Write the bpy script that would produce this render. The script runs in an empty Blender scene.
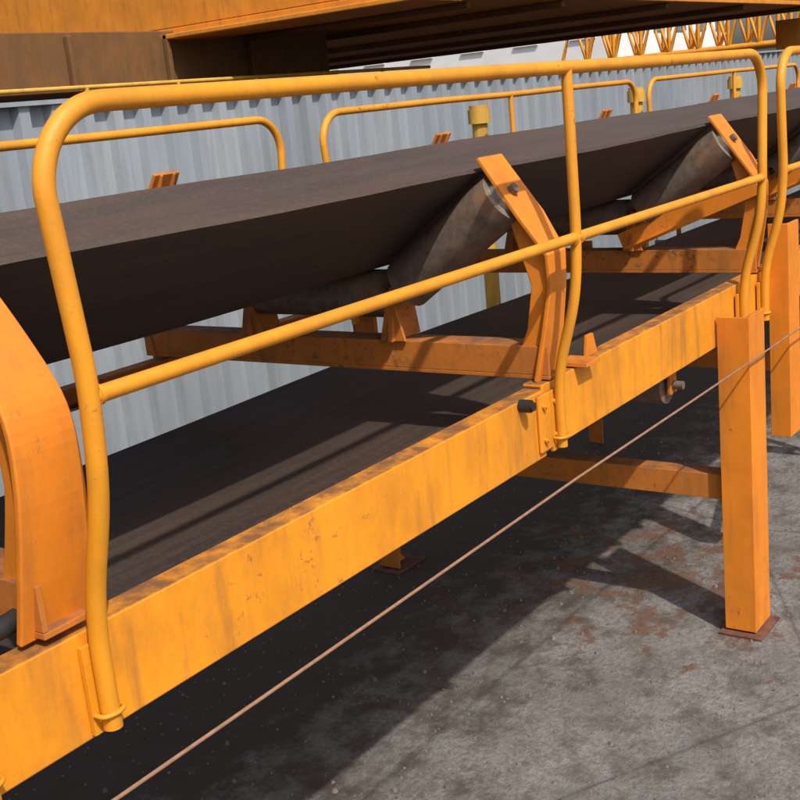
import bpy, bmesh, math, random
from mathutils import Vector, Matrix
random.seed(7)
S=1.75; GZ=1.39
def T(p): return Vector((p[0]*S,p[1]*S,(p[2]+GZ)*S))
sc=bpy.context.scene
# ------------------------------------------------------------ materials
def newmat(name):
    m=bpy.data.materials.new(name); m.use_nodes=True
    nt=m.node_tree; nt.nodes.clear()
    o=nt.nodes.new('ShaderNodeOutputMaterial'); b=nt.nodes.new('ShaderNodeBsdfPrincipled')
    nt.links.new(b.outputs[0],o.inputs[0])
    tc=nt.nodes.new('ShaderNodeTexCoord')
    return m,nt,b,tc
def noise(nt,tc,scale,detail=4,rough=.6,stretch=None):
    n=nt.nodes.new('ShaderNodeTexNoise'); n.inputs['Scale'].default_value=scale
    n.inputs['Detail'].default_value=min(detail,6); n.inputs['Roughness'].default_value=rough
    if stretch:
        mp=nt.nodes.new('ShaderNodeMapping'); mp.inputs['Scale'].default_value=stretch
        nt.links.new(tc.outputs['Object'],mp.inputs[0]); nt.links.new(mp.outputs[0],n.inputs['Vector'])
    else: nt.links.new(tc.outputs['Object'],n.inputs['Vector'])
    return n.outputs['Fac']
def ramp(nt,inp,stops):
    r=nt.nodes.new('ShaderNodeValToRGB'); nt.links.new(inp,r.inputs[0])
    e=r.color_ramp.elements
    while len(e)<len(stops): e.new(.5)
    for i,(p,c) in enumerate(stops):
        e[i].position=p; e[i].color=(c,c,c,1) if isinstance(c,(int,float)) else (*c,1)
    return r.outputs[0]
def mix(nt,f,a,b,mode='MIX'):
    m=nt.nodes.new('ShaderNodeMix'); m.data_type='RGBA'; m.blend_type=mode
    if isinstance(f,(int,float)): m.inputs[0].default_value=f
    else: nt.links.new(f,m.inputs[0])
    for i,x in ((6,a),(7,b)):
        if isinstance(x,tuple): m.inputs[i].default_value=(*x,1)
        else: nt.links.new(x,m.inputs[i])
    return m.outputs[2]
def math_(nt,op,a,b_,c=None):
    n=nt.nodes.new('ShaderNodeMath');n.operation=op
    for i,x in enumerate((a,b_,c)):
        if x is None: continue
        if isinstance(x,(int,float)): n.inputs[i].default_value=x
        else: nt.links.new(x,n.inputs[i])
    return n.outputs[0]
def bump(nt,b,h,strength,dist=.01):
    n=nt.nodes.new('ShaderNodeBump'); n.inputs['Strength'].default_value=strength; n.inputs['Distance'].default_value=dist
    nt.links.new(h,n.inputs['Height']); nt.links.new(n.outputs[0],b.inputs['Normal'])
def paint(name,col,rust=.72,rough=.42,dirt=.3,dust=.55,streak=.35):
    m,nt,b,tc=newmat(name)
    v=ramp(nt,noise(nt,tc,2.4,3),[(.3,tuple(c*.78 for c in col)),(.7,col)])
    n9=noise(nt,tc,8,6,.74,(1,1,.5))
    d=ramp(nt,n9,[(.44,0),(.74,dirt)])
    c1=mix(nt,d,v,(.22,.085,.02))
    # rain-run grime streaks
    ns=noise(nt,tc,16,4,.6,(1,1,.10))
    c1=mix(nt,ramp(nt,ns,[(.52,0),(.72,streak)]),c1,(.20,.09,.03))
    g=nt.nodes.new('ShaderNodeNewGeometry');sx=nt.nodes.new('ShaderNodeSeparateXYZ');nt.links.new(g.outputs['True Normal'],sx.inputs[0])
    up=ramp(nt,sx.outputs[2],[(.75,0),(.95,dust)])
    up2=math_(nt,'MULTIPLY',up,ramp(nt,n9,[(.36,.25),(.58,1)]))
    c1=mix(nt,up2,c1,(.13,.06,.03))
    rn=noise(nt,tc,24,6,.78)
    big=noise(nt,tc,1.8,2)
    s=math_(nt,'MULTIPLY_ADD',big,.5,rn)
    rf=ramp(nt,s,[(rust+.18,0),(rust+.26,.8)])
    rc=ramp(nt,n9,[(.3,(.09,.04,.016)),(.7,(.25,.09,.03))])
    c2=mix(nt,rf,c1,rc)
    nt.links.new(c2,b.inputs['Base Color'])
    rr=ramp(nt,s,[(.3,rough),(.8,rough+.22),(rust+.26,.9)]); nt.links.new(rr,b.inputs['Roughness'])
    bump(nt,b,rn,.22,.004)
    return m
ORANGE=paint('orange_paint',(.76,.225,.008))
BEAM=paint('yellow_orange_paint',(.82,.295,.007),.71,.42,.45,.9,.5)
RAIL=paint('rail_paint',(.74,.29,.009),.72,.36,.3,.2,.2)
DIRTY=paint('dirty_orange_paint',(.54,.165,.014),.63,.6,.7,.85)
GANT=paint('gantry_paint',(.68,.24,.010),.95,.5,.4,.2)
GDARK=paint('dark_gantry_paint',(.13,.065,.020),.8,.6,.6,.3)  # much darker, browner version of the gantry orange
YEL=paint('yellow_paint',(.62,.36,.05),.72,.5,.4,.3)
def rubber(name,c0,c1,rough=.75):
    m,nt,b,tc=newmat(name)
    v=ramp(nt,noise(nt,tc,1.6,5,.6,(.35,1.6,1)),[(.3,c0),(.72,c1)])
    f=ramp(nt,noise(nt,tc,7,5,.7,(.12,2.5,1)),[(.42,0),(.8,.4)])
    v2=mix(nt,f,v,(.11,.056,.032))
    h=noise(nt,tc,60,4,.7)
    v2=mix(nt,ramp(nt,h,[(.5,0),(.75,.35)]),v2,(.11,.08,.06))
    nt.links.new(v2,b.inputs['Base Color']); b.inputs['Roughness'].default_value=rough
    bump(nt,b,h,.3,.004); return m
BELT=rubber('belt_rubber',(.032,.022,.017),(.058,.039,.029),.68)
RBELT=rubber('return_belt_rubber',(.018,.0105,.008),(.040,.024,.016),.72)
def simple(name,col,rough=.6,metal=0,var=.35,scale=8):
    m,nt,b,tc=newmat(name)
    n=noise(nt,tc,scale,5)
    v=ramp(nt,n,[(.3,tuple(c*(1-var) for c in col)),(.7,tuple(min(1,c*(1+var*.4)) for c in col))])
    nt.links.new(v,b.inputs['Base Color']); b.inputs['Roughness'].default_value=rough; b.inputs['Metallic'].default_value=metal
    bump(nt,b,n,.15,.003); return m
m,nt,b_,tc=newmat('dusty_roller_steel')
n=noise(nt,tc,6,6,.7);n2=noise(nt,tc,22,5,.7)
c=ramp(nt,n2,[(.35,(.085,.06,.045)),(.7,(.17,.125,.095))])
c=mix(nt,ramp(nt,n,[(.5,0),(.66,.65)]),c,(.26,.11,.04))
nt.links.new(c,b_.inputs['Base Color']);b_.inputs['Roughness'].default_value=.7;bump(nt,b_,n2,.2,.003)
ROLLER=m
ROLLEND=simple('roller_end_cap',(.26,.22,.17),.55,.2,.6,20)
BLACK=simple('black_rubber',(.02,.02,.02),.55)
STEEL=simple('bare_steel',(.22,.17,.13),.5,.5,.5,20)
RUST=simple('rust',(.14,.055,.03),.9,0,.6,15)
ROPE=simple('rope',(.26,.14,.08),.8,0,.3,40)
WHITE=simple('white_render',(.72,.72,.70),.8,0,.08,.6)
GLASS=simple('window_glass',(.18,.21,.23),.15)
# ------------------------------------------------------------ mesh builder
class B:
    def __init__(s): s.v=[];s.f=[];s.m=[];s.sm=[];s.mats=[]
    def mi(s,mat):
        if mat not in s.mats: s.mats.append(mat)
        return s.mats.index(mat)
    def add(s,vs,fs,mat,smooth=False):
        o=len(s.v); s.v+=[T(p) for p in vs]
        k=s.mi(mat)
        for f in fs: s.f.append([i+o for i in f]); s.m.append(k); s.sm.append(smooth)
    def box(s,x0,x1,y0,y1,z0,z1,mat):
        vs=[(x,y,z) for x in (x0,x1) for y in (y0,y1) for z in (z0,z1)]
        s.add(vs,[(0,1,3,2),(4,6,7,5),(0,4,5,1),(2,3,7,6),(0,2,6,4),(1,5,7,3)],mat)
    def bar(s,p0,p1,w,h,mat,up=(0,0,1)):
        p0=Vector(p0);p1=Vector(p1);d=(p1-p0).normalized();u=Vector(up)
        if abs(d.dot(u))>.98:u=Vector((0,1,0))
        r=d.cross(u).normalized();u=r.cross(d)
        vs=[tuple(p+r*a*w/2+u*c*h/2) for p in (p0,p1) for a in(-1,1) for c in(-1,1)]
        s.add(vs,[(0,1,3,2),(4,6,7,5),(0,4,5,1),(2,3,7,6),(0,2,6,4),(1,5,7,3)],mat)
    def prism(s,pts,fn,t0,t1,mat):
        n=len(pts); vs=[fn(p,t0) for p in pts]+[fn(p,t1) for p in pts]
        fs=[tuple(range(n))[::-1],tuple(range(n,2*n))]+[(i,(i+1)%n,n+(i+1)%n,n+i) for i in range(n)]
        s.add(vs,fs,mat)
    def tube(s,pts,r,mat,n=18,fillet=0,cap=True,capmat=None):
        P=[Vector(p) for p in pts]
        if fillet:
            Q=[P[0]]
            for i in range(1,len(P)-1):
                a=P[i-1]-P[i];c=P[i+1]-P[i];f=min(fillet,a.length*.48,c.length*.48)
                A=P[i]+a.normalized()*f;C=P[i]+c.normalized()*f
                for k in range(9):
                    t=k/8; Q.append(A*(1-t)**2+P[i]*2*t*(1-t)+C*t*t)
            Q.append(P[-1]);P=Q
        D=[]
        for i in range(len(P)):
            a=P[max(i-1,0)];c=P[min(i+1,len(P)-1)];D.append((c-a).normalized())
        u=D[0].orthogonal().normalized(); vs=[]
        for i,p in enumerate(P):
            u=(u-D[i]*u.dot(D[i])).normalized(); w=D[i].cross(u)
            for k in range(n):
                an=2*math.pi*k/n; vs.append(tuple(p+(u*math.cos(an)+w*math.sin(an))*r))
        fs=[(i*n+k,i*n+(k+1)%n,(i+1)*n+(k+1)%n,(i+1)*n+k) for i in range(len(P)-1) for k in range(n)]
        s.add(vs,fs,mat,True)
        if cap:
            for e in(0,len(P)-1):
                ring=vs[e*n:(e+1)*n]; s.add(ring,[tuple(range(n)) if e else tuple(range(n))[::-1]],capmat or mat)
    def obj(s,name,parent=None,bev=0):
        me=bpy.data.meshes.new(name); me.from_pydata([tuple(v) for v in s.v],[],s.f)
        for m in s.mats: me.materials.append(m)
        for p,k,sm in zip(me.polygons,s.m,s.sm): p.material_index=k;p.use_smooth=sm
        bm=bmesh.new();bm.from_mesh(me);bmesh.ops.recalc_face_normals(bm,faces=bm.faces);bm.to_mesh(me);bm.free()
        o=bpy.data.objects.new(name,me);sc.collection.objects.link(o)
        if parent:o.parent=parent
        if bev:
            b=o.modifiers.new('bevel','BEVEL');b.width=bev;b.segments=2;b.limit_method='ANGLE';b.angle_limit=math.radians(40)
        return o
def empty(name):
    e=bpy.data.objects.new(name,None);sc.collection.objects.link(e);return e
def hexbolt(b,p,axis,r,h,mat):
    p=Vector(p);a=Vector(axis)
    b.tube([p,p+a*h],r,mat,6); b.tube([p,p+a*h*1.7],r*.5,mat,8)
# ------------------------------------------------------------ ground
m,nt,bs,tc=newmat('concrete_ground')
n1=noise(nt,tc,1.4,6,.65); n2=noise(nt,tc,38,6,.78); n3=noise(nt,tc,5,6,.7)
c=ramp(nt,n1,[(.3,(.21,.195,.18)),(.7,(.38,.355,.33))])
c=mix(nt,ramp(nt,n2,[(.42,0),(.62,.7)]),c,(.13,.115,.10))
c=mix(nt,ramp(nt,n3,[(.46,0),(.62,.75)]),c,(.10,.078,.060))
sx=nt.nodes.new('ShaderNodeSeparateXYZ');nt.links.new(tc.outputs['Object'],sx.inputs[0])
def mr(inp,a,b_,c_,d_):
    n=nt.nodes.new('ShaderNodeMapRange');nt.links.new(inp,n.inputs[0])
    for i,x in zip((1,2,3,4),(a,b_,c_,d_)): n.inputs[i].default_value=x
    return n.outputs[0]
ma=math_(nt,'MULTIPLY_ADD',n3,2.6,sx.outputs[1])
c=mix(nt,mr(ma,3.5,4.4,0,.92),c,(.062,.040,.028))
vd=nt.nodes.new('ShaderNodeVectorMath');vd.operation='DISTANCE';nt.links.new(tc.outputs['Object'],vd.inputs[0]);vd.inputs[1].default_value=(2.95*S,1.25*S,0)
st=math_(nt,'SUBTRACT',noise(nt,tc,4.6,6,.66),mr(vd.outputs['Value'],.1,1.6,-.04,.22))
c=mix(nt,ramp(nt,st,[(.47,0),(.53,.8)]),c,ramp(nt,n2,[(.35,(.085,.040,.022)),(.65,(.25,.105,.045))]))
v=nt.nodes.new('ShaderNodeTexVoronoi');v.feature='DISTANCE_TO_EDGE';v.inputs['Scale'].default_value=.4;nt.links.new(tc.outputs['Object'],v.inputs['Vector'])
c=mix(nt,ramp(nt,v.outputs['Distance'],[(0,.6),(.005,0)]),c,(.06,.05,.045))
nt.links.new(c,bs.inputs['Base Color']);bs.inputs['Roughness'].default_value=.95
bump(nt,bs,n2,1,.03)
b=B();b.add([(-250,-250,-GZ),(250,-250,-GZ),(250,250,-GZ),(-250,250,-GZ)],[(0,1,2,3)],m);b.obj('ground')
GRIT=simple('grit_stone',(.16,.13,.11),.9,0,.6,10)
b=B()
for i in range(2200):
    x=random.uniform(1.2,4.6);y=random.uniform(.6,2.4);s_=random.uniform(.0018,.005)*(1.9 if random.random()<.07 else 1)
    a=random.uniform(0,6.28);vs=[]
    for k in range(5):
        an=a+k*1.257; vs.append((x+math.cos(an)*s_*random.uniform(.7,1.2),y+math.sin(an)*s_*random.uniform(.7,1.2),-GZ-.0005))
    vs+=[(x+(p[0]-x)*.6,y+(p[1]-y)*.6,-GZ+s_*.8) for p in vs]
    b.add(vs,[(5,6,7,8,9)]+[(k,(k+1)%5,5+(k+1)%5,5+k) for k in range(5)],GRIT)
b.obj('gravel')
# ------------------------------------------------------------ conveyor
conv=empty('belt_conveyor')
X0,X1=-4.0,13.0
idx=[.72+1.14*i for i in range(-4,11)]
YE,YF,ZE=1.12,1.93,-.133
YA,YB,ZB=1.36,1.69,-.306
def beltz(x):
    ph=((x-.72)/1.14)%1.0
    return -.005*math.sin(math.pi*ph)**2
b=B()
prof=[]
for t in (0,.15,.3,.45,.6,.75,.9): prof.append((YE+(YA-YE)*t,ZE+(ZB-ZE)*t))
prof+=[(YA+.012,ZB-.004),(1.45,ZB-.006),(1.6,ZB-.006),(YB-.012,ZB-.004)]
for t in (.1,.25,.4,.55,.7,.85,1): prof.append((YB+(YF-YB)*t,ZB+(ZE-ZB)*t))
N=260; n=len(prof); vs=[]
th=.0085
def off(i):
    a=prof[max(i-1,0)];c=prof[min(i+1,n-1)];dy,dz=c[0]-a[0],c[1]-a[1];l=math.hypot(dy,dz);return (-dz/l,dy/l)
rnd=[random.uniform(-1,1) for _ in range(N+2)]
for i in range(N+1):
    x=X0+(X1-X0)*i/N; z=beltz(x)
    ew=.0015*math.sin(x*2.3)+.0005*rnd[i]
    row=[]
    for j,(y,zz) in enumerate(prof):
        e=ew if j<3 or j>n-4 else 0
        row.append((x,y,zz+z*.7+e))
    for j in range(n-1,-1,-1):
        o=off(j);p=row[j];row.append((x,p[1]+o[0]*th,p[2]+o[1]*th))
    vs+=row
M=2*n
fs=[(i*M+k,i*M+(k+1)%M,(i+1)*M+(k+1)%M,(i+1)*M+k) for i in range(N) for k in range(M)]
b.add(vs,fs,BELT,False)
o=b.obj('carrying_belt',conv)
b=B()
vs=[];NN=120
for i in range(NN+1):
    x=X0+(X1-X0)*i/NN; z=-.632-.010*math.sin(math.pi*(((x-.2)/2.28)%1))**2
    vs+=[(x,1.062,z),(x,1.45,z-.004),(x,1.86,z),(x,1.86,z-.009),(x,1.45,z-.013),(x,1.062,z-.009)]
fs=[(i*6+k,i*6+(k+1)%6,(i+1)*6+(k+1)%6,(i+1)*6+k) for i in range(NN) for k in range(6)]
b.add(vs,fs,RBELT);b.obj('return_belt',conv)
def channel(b,x0,x1,yf,z0,z1,fl,mat,t=.007,sgn=1):
    pts=[(0,z1),(fl,z1),(fl,z1-t),(t,z1-t),(t,z0+t),(fl,z0+t),(fl,z0),(0,z0)]
    b.prism([(yf+sgn*p[0],p[1]) for p in pts],lambda p,t_:(t_,p[0],p[1]),x0,x1,mat)
b=B()
channel(b,X0,1.80,1.0,-.65,-.524,.04,BEAM)
channel(b,1.803,4.4,1.003,-.645,-.517,.04,BEAM)
channel(b,4.403,X1,1.0,-.65,-.524,.04,BEAM)
b.box(1.77,1.84,.993,.9995,-.637,-.53,BEAM)
b.obj('near_stringer_beam',conv,.004)
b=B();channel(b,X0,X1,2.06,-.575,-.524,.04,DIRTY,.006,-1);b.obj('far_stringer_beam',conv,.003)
b=B()
b.tube([(1.716,1.0,-.532),(1.716,.978,-.532)],.0115,BLACK,12)
b.tube([(1.716,.978,-.532),(1.716,.972,-.532)],.008,BLACK,12)
for x in (1.785,1.825):
    for z in (-.615,-.552): hexbolt(b,(x,.9925,z),(0,-1,0),.006,.005,BEAM)
b.obj('stringer_bolts',conv,.002)
# idlers
def side(b,X,mir,mat,wid,ext=0):
    pl=[(1.018,-.518),(1.0,-.43),(.985,-.345),(.985,-.285),(1.03,-.215),(1.108-ext*.3,-.107+ext)]
    wds=[wid,wid*.85,wid*.7,wid*.8,wid*1.05,wid*.95]
    dep=[.055,.035,.035,.05,.028,.004]
    if wid>.09:
        ctrl=[(1.018,-.518),(1.0,-.44),(.985,-.35),(.988,-.27),(1.03,-.20),(1.108,-.107)];pl=[];wds=[];dep=[]
        cw=[1,.95,.86,.8,.75,.7];cd=[.055,.045,.035,.04,.028,.004]
        for i in range(5):
            p0=ctrl[max(i-1,0)];p1=ctrl[i];p2=ctrl[i+1];p3=ctrl[min(i+2,5)]
            for q in range(6):
                t=q/6
                pl.append(tuple(.5*(2*p1[a]+(p2[a]-p0[a])*t+(2*p0[a]-5*p1[a]+4*p2[a]-p3[a])*t*t+(3*p1[a]-p0[a]-3*p2[a]+p3[a])*t**3) for a in(0,1)))
                wds.append(wid*(cw[i]*(1-t)+cw[i+1]*t));dep.append(cd[i]*(1-t)+cd[i+1]*t)
        pl.append(ctrl[-1]);wds.append(wid*.7);dep.append(.004)
    t=.009
    outer=pl; inner=[]
    for i,p in enumerate(pl):
        a=pl[max(i-1,0)];c=pl[min(i+1,len(pl)-1)];dy,dz=c[0]-a[0],c[1]-a[1];l=math.hypot(dy,dz)
        inner.append((p[0]+dz/l*t,p[1]-dy/l*t))
    vs=[];k=len(pl)
    for i in range(k):
        w=wds[i]/2
        for (y,z) in (outer[i],inner[i]):
            vs+=[(X-w,mir(y),z),(X+w,mir(y),z)]
    fs=[]
    for i in range(k-1):
        a=i*4;c=a+4
        fs+=[(a,a+1,c+1,c),(a+2,c+2,c+3,a+3),(a,c,c+2,a+2),(a+1,a+3,c+3,c+1)]
    fs+=[(0,2,3,1),((k-1)*4,(k-1)*4+1,(k-1)*4+3,(k-1)*4+2)]
    b.add(vs,fs,mat)
    rib=[]
    for i in range(k):
        d=Vector((inner[i][0]-outer[i][0],inner[i][1]-outer[i][1])).normalized()
        rib.append((inner[i][0]+d[0]*dep[i],inner[i][1]+d[1]*dep[i]))
    for xx in (X-wid*.24,X+wid*.24):
        vs=[(xx+dx,mir(p[0]),p[1]) for dx in(-.0035,.0035) for p in inner+rib]
        m2=2*k;fs=[]
        for i in range(k-1):
            fs+=[(i,i+1,k+i+1,k+i),(m2+i,m2+k+i,m2+k+i+1,m2+i+1),(k+i,k+i+1,m2+k+i+1,m2+k+i)]
        fs+=[(0,k,m2+k,m2),(k-1,m2+k-1,m2+2*k-1,2*k-1)]
        b.add(vs,fs,mat)
for X in idx:
    e=empty('troughing_idler_set');e.parent=conv
    near=lambda y:y
    far=lambda y:3.05-y
    b=B()
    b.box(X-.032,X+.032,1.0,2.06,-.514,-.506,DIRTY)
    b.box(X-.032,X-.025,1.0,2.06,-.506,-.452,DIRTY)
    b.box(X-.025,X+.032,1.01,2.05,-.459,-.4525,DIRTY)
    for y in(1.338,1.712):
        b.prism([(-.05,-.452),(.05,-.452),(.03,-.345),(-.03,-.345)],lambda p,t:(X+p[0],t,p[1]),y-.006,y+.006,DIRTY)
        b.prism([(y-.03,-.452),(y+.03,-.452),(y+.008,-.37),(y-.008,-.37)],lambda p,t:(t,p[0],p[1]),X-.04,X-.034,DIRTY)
    if X>2:
        b.bar((X-.036,1.37,-.43),(X-.036,.99,-.285),.010,.052,ORANGE)
        b.bar((X-.030,1.36,-.445),(X-.012,.99,-.300),.040,.007,ORANGE)
    b.obj('cross_base',e,.002)
    b=B();side(b,X,near,ORANGE,.088 if X>1 else .100);b.obj('bracket_outer',e,.004)
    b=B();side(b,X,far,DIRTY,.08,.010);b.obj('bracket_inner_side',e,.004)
    b=B()
    for q_,mir in enumerate((near,far)):
        A=(X-.014,mir(1.077-.022*q_),-.182+.016*q_);C=(X-.014,mir(1.308),-.342)
        A=Vector(A);C=Vector(C);d=(C-A).normalized()
        b.tube([A,A+d*.004,C-d*.004,C],.051,ROLLER,32,capmat=ROLLEND)
        b.tube([A-d*.012,A+d*.002],.036,ROLLEND,24)
        b.tube([A-d*.030,C+d*.03],.010,STEEL,12)
    b.tube([(X,1.352,-.364),(X,1.698,-.364)],.048,ROLLER,28)
    b.obj('rollers',e)
b=B()
for x in [-2.08+2.28*i for i in range(7)]:
    b.tube([(x,1.05,-.69),(x,1.9,-.69)],.045,ROLLER,24)
    b.tube([(x,1.01,-.69),(x,2.04,-.69)],.01,STEEL,10)
    for y in(1.035,1.93): b.box(x-.02,x+.02,y,y+.006,-.71,-.655 if y<1.5 else -.57,DIRTY)
b.obj('return_rollers',conv)
b=B()
for x in (-2.4,2.665,8.0):
    for y0,s in ((.918,1),(2.10,-1)):
        mt=ORANGE if s==1 else DIRTY
        b.box(x,x+.009,y0,y0+s*.079,-GZ+.012,-.568,mt)
        b.box(x+.009,x+.110,y0,y0+s*.009,-GZ+.012,-.565,mt)
        b.box(x-.02,x+.125,y0-.02 if s==1 else y0-.09,y0+.09 if s==1 else y0+.02,-GZ,-GZ+.007,RUST)
        b.prism([(x+.012,-GZ+.012),(x+.08,-GZ+.012),(x+.012,-GZ+.09)],lambda p,t:(p[0],t,p[1]),y0+s*.04,y0+s*.046,mt)
b.box(3.06,3.068,.945,.999,-.98,-.40,ORANGE);b.box(3.068,3.15,.945,.953,-.98,-.40,ORANGE)
b.bar((3.1,.96,-.96),(3.75,.96,-.66),.008,.05,ORANGE)
b.obj('support_legs',conv,.002)
b=B()
for x in (-2.38,2.69,4.0,8.02):
    b.box(x,x+.008,1.0,2.03,-1.04,-.975,DIRTY); b.box(x+.008,x+.06,1.0,2.03,-.983,-.976,DIRTY)
b.box(4.06,4.068,.99,1.05,-GZ,-.655,DIRTY);b.box(4.06,4.068,2.0,2.06,-GZ,-.58,DIRTY)
b.obj('low_cross_members',conv,.002)
b=B()
for x in (2.02,3.2):
    b.prism([(x,-.517),(x+.05,-.517),(x+.035,-.475),(x+.01,-.475)],lambda p,t:(p[0],t,p[1]),1.02,1.027,ORANGE)
b.box(1.93,1.99,.975,1.04,-.514,-.506,ORANGE)
b.obj('stringer_tabs',conv,.0015)
b=B()
for x in (X0,X1):
    b.tube([(x,1.08,-.47),(x,1.95,-.47)],.165,RBELT,48,capmat=STEEL)
    b.tube([(x,.98,-.47),(x,2.1,-.47)],.03,STEEL,16)
    for y in(1.0,2.03): b.box(x-.08,x+.08,y,y+.03,-.53,-.41,ORANGE)
b.obj('end_pulleys',conv)
# ------------------------------------------------------------ guardrails
def rail(xa,xm,xb,Y,ytop,zt,zm,zb,r,mat,name='pipe_guardrail',sg=1):
    e=empty(name);b=B()
    cr=.085
    def corner(x,s):
        out=[]
        cx=x-s*.012+s*cr; cz=zt-cr
        for k in range(0,13):
            a=math.pi/2*k/12
            out.append((cx-s*cr*math.cos(a),ytop,cz+cr*math.sin(a)))
        return out
    def leg(x): return [(x,Y,zb-.115),(x,Y,zb+.02),(x,ytop+sg*.008,zb+.165),(x,ytop,zm),(x,ytop,zm+.03)]
    mid=[(xa+(xb-xa)*t,ytop+random.uniform(-.002,.002),zt+random.uniform(-.0025,.0015)) for t in(.3,.5,.72)]
    full=leg(xa)+corner(xa,1)+mid+corner(xb,-1)[::-1]+leg(xb)[::-1]
    b.tube(full,r,mat,20,fillet=.06)
    M_=[(xm,Y,zb-.115),(xm,Y,zb+.02),(xm,ytop+sg*.008,zb+.165),(xm,ytop,zm),(xm,ytop,zt)]
    b.tube(M_,r*.86,mat,18,fillet=.05)
    b.tube([(xa,ytop,zm),(xm,ytop,zm+.0015),(xb,ytop,zm)],r*.84,mat,18)
    for x,s in ((xa,1),(xm,1),(xm,-1),(xb,-1)):
        b.tube([(x+s*r*.8,ytop,zm),(x+s*r*1.25,ytop,zm)],r*.98,mat,16)
    b.obj('rails',e)
    b=B()
    for x in (xa,xm,xb):
        b.box(x-.018,x+.018,Y+sg*r*.8,Y+sg*(r*.8+.006),zb-.12,zb-.015,mat)
        for dz in (-.095,):
            b.tube([(x-.016,Y+sg*r*.6,zb+dz),(x-.016,Y-sg*r*.6,zb+dz),(x,Y-sg*r*1.2,zb+dz),(x+.016,Y-sg*r*.6,zb+dz),(x+.016,Y+sg*r*.6,zb+dz)],.003,mat,8,fillet=.01)
    b.obj('clamps',e)
rail(.742,1.83,2.82,.983,.93,.031,-.256,-.524,.0112,RAIL)
rail(2.98,4.08,5.15,.983,.93,.031,-.256,-.524,.0112,RAIL)
rail(-1.5,-.45,.58,.983,.93,.031,-.256,-.524,.0112,RAIL)
rail(5.3,6.4,7.5,.983,.93,.031,-.256,-.524,.0112,RAIL)
for a in (-1.95,.32,2.66,4.95,7.2):
    rail(a,a+1.07,a+2.13,2.085,2.12,-.008,-.26,-.5,.0105,RAIL,sg=-1)
e=B()
pts=[(X0+.2+(i/60)*(X1-X0-.4),.905,-.660-.006*math.sin(math.pi*((i/60*6)%1))) for i in range(61)]
e.tube(pts,.0024,ROPE,8)
e.obj('emergency_pull_cord')
for x,y in ((3.72,2.25),(5.1,2.25),(6.4,2.25)):
    b=B();b.tube([(x,y,-GZ),(x,y,-.10)],.028,YEL,20)
    b.tube([(x,y,-.10),(x,y,-.05)],.040,YEL,24)
    b.tube([(x,y,-.05),(x,y,-.036)],.034,YEL,24)
    b.obj('capped_post',None,.004)
b=B();b.tube([(.50,1.08,-.50),(.60,1.035,-.497),(.70,1.04,-.495),(.76,1.1,-.50),(.80,1.2,-.53)],.012,BLACK,14,fillet=.05);b.obj('rubber_hose')
# ------------------------------------------------------------ corrugated fence
m,nt,bs,tc=newmat('galvanised_sheet')
c=ramp(nt,noise(nt,tc,1.3,5,.6,(1,1,.25)),[(.3,(.23,.265,.30)),(.7,(.33,.37,.405))])
c=mix(nt,ramp(nt,noise(nt,tc,6,5,.7,(2,1,.15)),[(.48,0),(.78,.5)]),c,(.16,.14,.12))
nt.links.new(c,bs.inputs['Base Color']);bs.inputs['Roughness'].default_value=.5;bs.inputs['Metallic'].default_value=.15
SHEET=m
YW=2.9;e=empty('corrugated_metal_fence')
b=B();x=-6.0;pr=[]
per=.118
while x<22:
    pr+=[(x,YW),(x+per*.5,YW),(x+per*.58,YW-.03),(x+per*.90,YW-.03)];x+=per
vs=[(p[0],p[1],-GZ) for p in pr]+[(p[0],p[1],.095) for p in pr];k=len(pr)
b.add(vs,[(i,i+1,k+i+1,k+i) for i in range(k-1)],SHEET);b.obj('sheets',e)
b=B();b.box(-6,22,YW-.042,YW+.02,.095,.108,SHEET)
for z in(-.1,-.75,-1.3): b.box(-6,22,YW+.003,YW+.035,z,z+.04,SHEET)
x=-6
while x<22: b.box(x,x+.05,YW+.036,YW+.09,-GZ,.09,SHEET);x+=1.6
b.obj('fence_frame',e)
# ------------------------------------------------------------ overhead gantry
g=empty('ship_loader_gantry')
b=B()
Zg=.5
b.box(5.0,12.5,3.3,16,Zg,Zg+.035,GANT)
b.box(5.0,5.05,3.3,16,Zg+.035,1.7,GANT)
b.box(12.45,12.5,3.3,16,Zg+.035,1.7,GANT)
b.box(5.05,12.45,3.3,3.35,Zg+.035,1.7,GANT)
b.box(5,12.5,3.3,16,1.7,1.75,GANT)
for x in (6.6,8.2,9.8,11.4): b.box(x,x+.05,3.36,15.9,Zg-.04,Zg-.002,GDARK)
b.box(4.9,5.35,3.28,16,Zg-.03,Zg-.0025,GANT)
b.tube([(5.6,3.4,Zg-.03),(5.6,15,Zg-.03)],.018,GDARK,10)
b.obj('platform_box',g,.01)
b=B()
b.box(-3,6.4,5.0,5.5,.24,.52,GDARK)
b.box(-3,6.4,4.93,5.57,.215,.24,GDARK)
x=-2.8
while x<6.3: b.box(x,x+.03,4.96,4.998,.243,.50,GDARK);x+=.7
for x in (-2.5,2.2,6.0): b.box(x,x+.35,5.05,5.45,-GZ,.214,GANT)
for x in (6.0,12.0):
    b.box(x,x+.4,15,15.4,-GZ,Zg-.08,GANT)
b.box(12.0,12.3,3.5,3.8,-GZ,Zg-.08,GANT)
b.obj('lower_girder_and_legs',g,.01)
b=B()
x=-1.0
while x<7:
    b.tube([(x,4.6,-GZ),(x,4.6,.22)],.014,YEL,10);x+=.62
for z in (.14,.22): b.tube([(-1,4.6,z),(7,4.6,z)],.011,YEL,10)
b.box(-1,7,4.65,4.95,.06,.10,GDARK)
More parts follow.
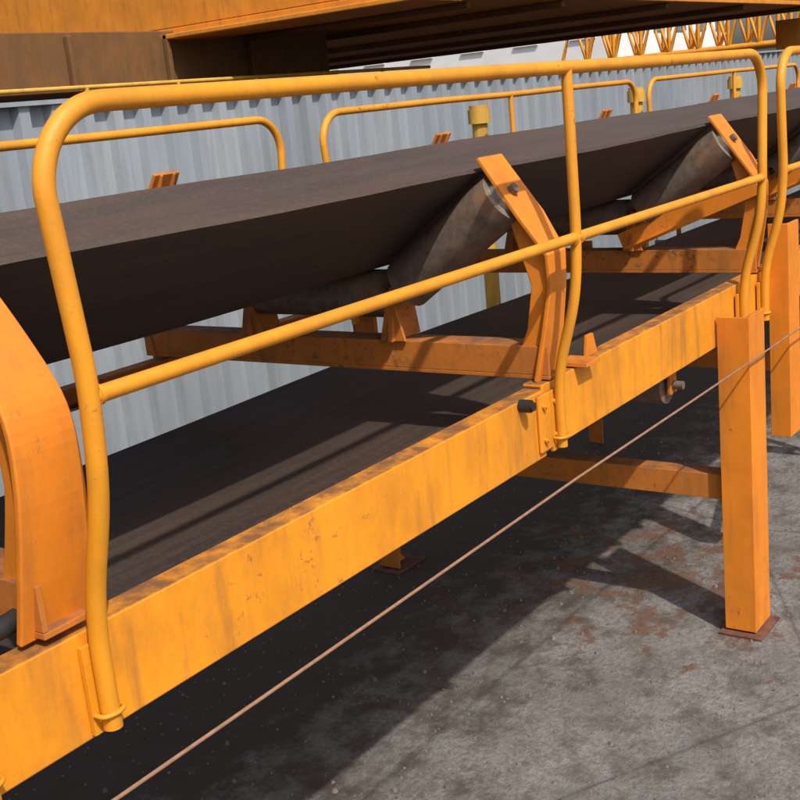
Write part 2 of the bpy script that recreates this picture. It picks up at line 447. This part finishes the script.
for i in range(20):
    xx=-.5+i*.36+random.uniform(-.1,.1); b.box(xx,xx+random.uniform(.06,.3),4.7,4.85,.10,.14+random.uniform(0,.08),(GANT,GDARK,YEL,GDARK)[i%4])
b.obj('walkway_handrail',g)
b=B()
def truss(b,xa,xb,ya,yb,z0,z1,n,mat,r):
    for X in(xa,xb):
        for z in(z0,z1): b.tube([(X,ya,z),(X,yb,z)],r,mat,8)
    for i in range(n):
        y0=ya+(yb-ya)*i/n;y1=ya+(yb-ya)*(i+1)/n
        for X in(xa,xb):
            b.tube([(X,y0,z0),(X,(y0+y1)/2,z1),(X,y1,z0)],r*.6,mat,6)
            b.tube([(X,y0,z0),(X,y0,z1)],r*.6,mat,6)
        for z in(z0,z1):
            b.tube([(xa,y0,z),(xb,y1,z)],r*.5,mat,6);b.tube([(xa,y0,z),(xb,y0,z)],r*.5,mat,6)
truss(b,16,16.8,3.2,8.2,.28,.95,12,RAIL,.045)
for y in (3.4,8.0):
    for X in (16,16.8): b.tube([(X,y,-GZ),(X,y,.28)],.05,YEL,10)
b.obj('lattice_crane_boom')
bl=empty('white_building')
b=B();b.box(48,62,22,48,-GZ,9,WHITE);b.box(47.8,62.2,21.8,48.2,9,9.4,WHITE);b.obj('walls',bl)
b=B()
for zz in (-.6,2.0,5.0,7.2):
    for i in range(9):
        y=23+i*2.8; b.box(47.94,48.02,y,y+1.0,zz,zz+.9,GLASS); b.box(47.9,47.99,y-.1,y+1.1,zz-.12,zz-.03,WHITE)
    for i in range(5):
        x=49.5+i*2.6; b.box(x,x+1.2,21.94,22.02,zz,zz+1.3,GLASS)
b.obj('windows',bl)
# ------------------------------------------------------------ light, camera
az=Vector((-.36,-.64)).normalized();el=math.radians(52)
sd=Vector((az.x*math.cos(el),az.y*math.cos(el),math.sin(el)))
L=bpy.data.lights.new('sun','SUN');L.energy=4.5;L.angle=math.radians(1.0);L.color=(1,.95,.87)
lo=bpy.data.objects.new('sun',L);sc.collection.objects.link(lo);lo.rotation_euler=sd.to_track_quat('Z','Y').to_euler()
w=bpy.data.worlds.new('World');sc.world=w;w.use_nodes=True;nt=w.node_tree
sk=nt.nodes.new('ShaderNodeTexSky');sk.sky_type='NISHITA';sk.sun_disc=False;sk.sun_elevation=el;sk.sun_rotation=math.atan2(az.x,az.y)%(2*math.pi)
sk.dust_density=4
bg=nt.nodes['Background'];nt.links.new(sk.outputs[0],bg.inputs[0]);bg.inputs[1].default_value=.15
cam=bpy.data.cameras.new('camera');co=bpy.data.objects.new('camera',cam);sc.collection.objects.link(co)
cam.lens=52.56;cam.sensor_width=36;cam.clip_end=3000
d1=Vector((.569,.256,-.782)).normalized();d2=Vector((-.817,.064,-.573));d2=(d2-d1*d1.dot(d2)).normalized();d3=d1.cross(d2)
R=Matrix((d1,d2,d3)).to_4x4()
co.matrix_world=Matrix.Translation((0,0,GZ*S))@R
sc.camera=co
sc.view_settings.view_transform='Standard';sc.view_settings.look='None';sc.view_settings.exposure=0
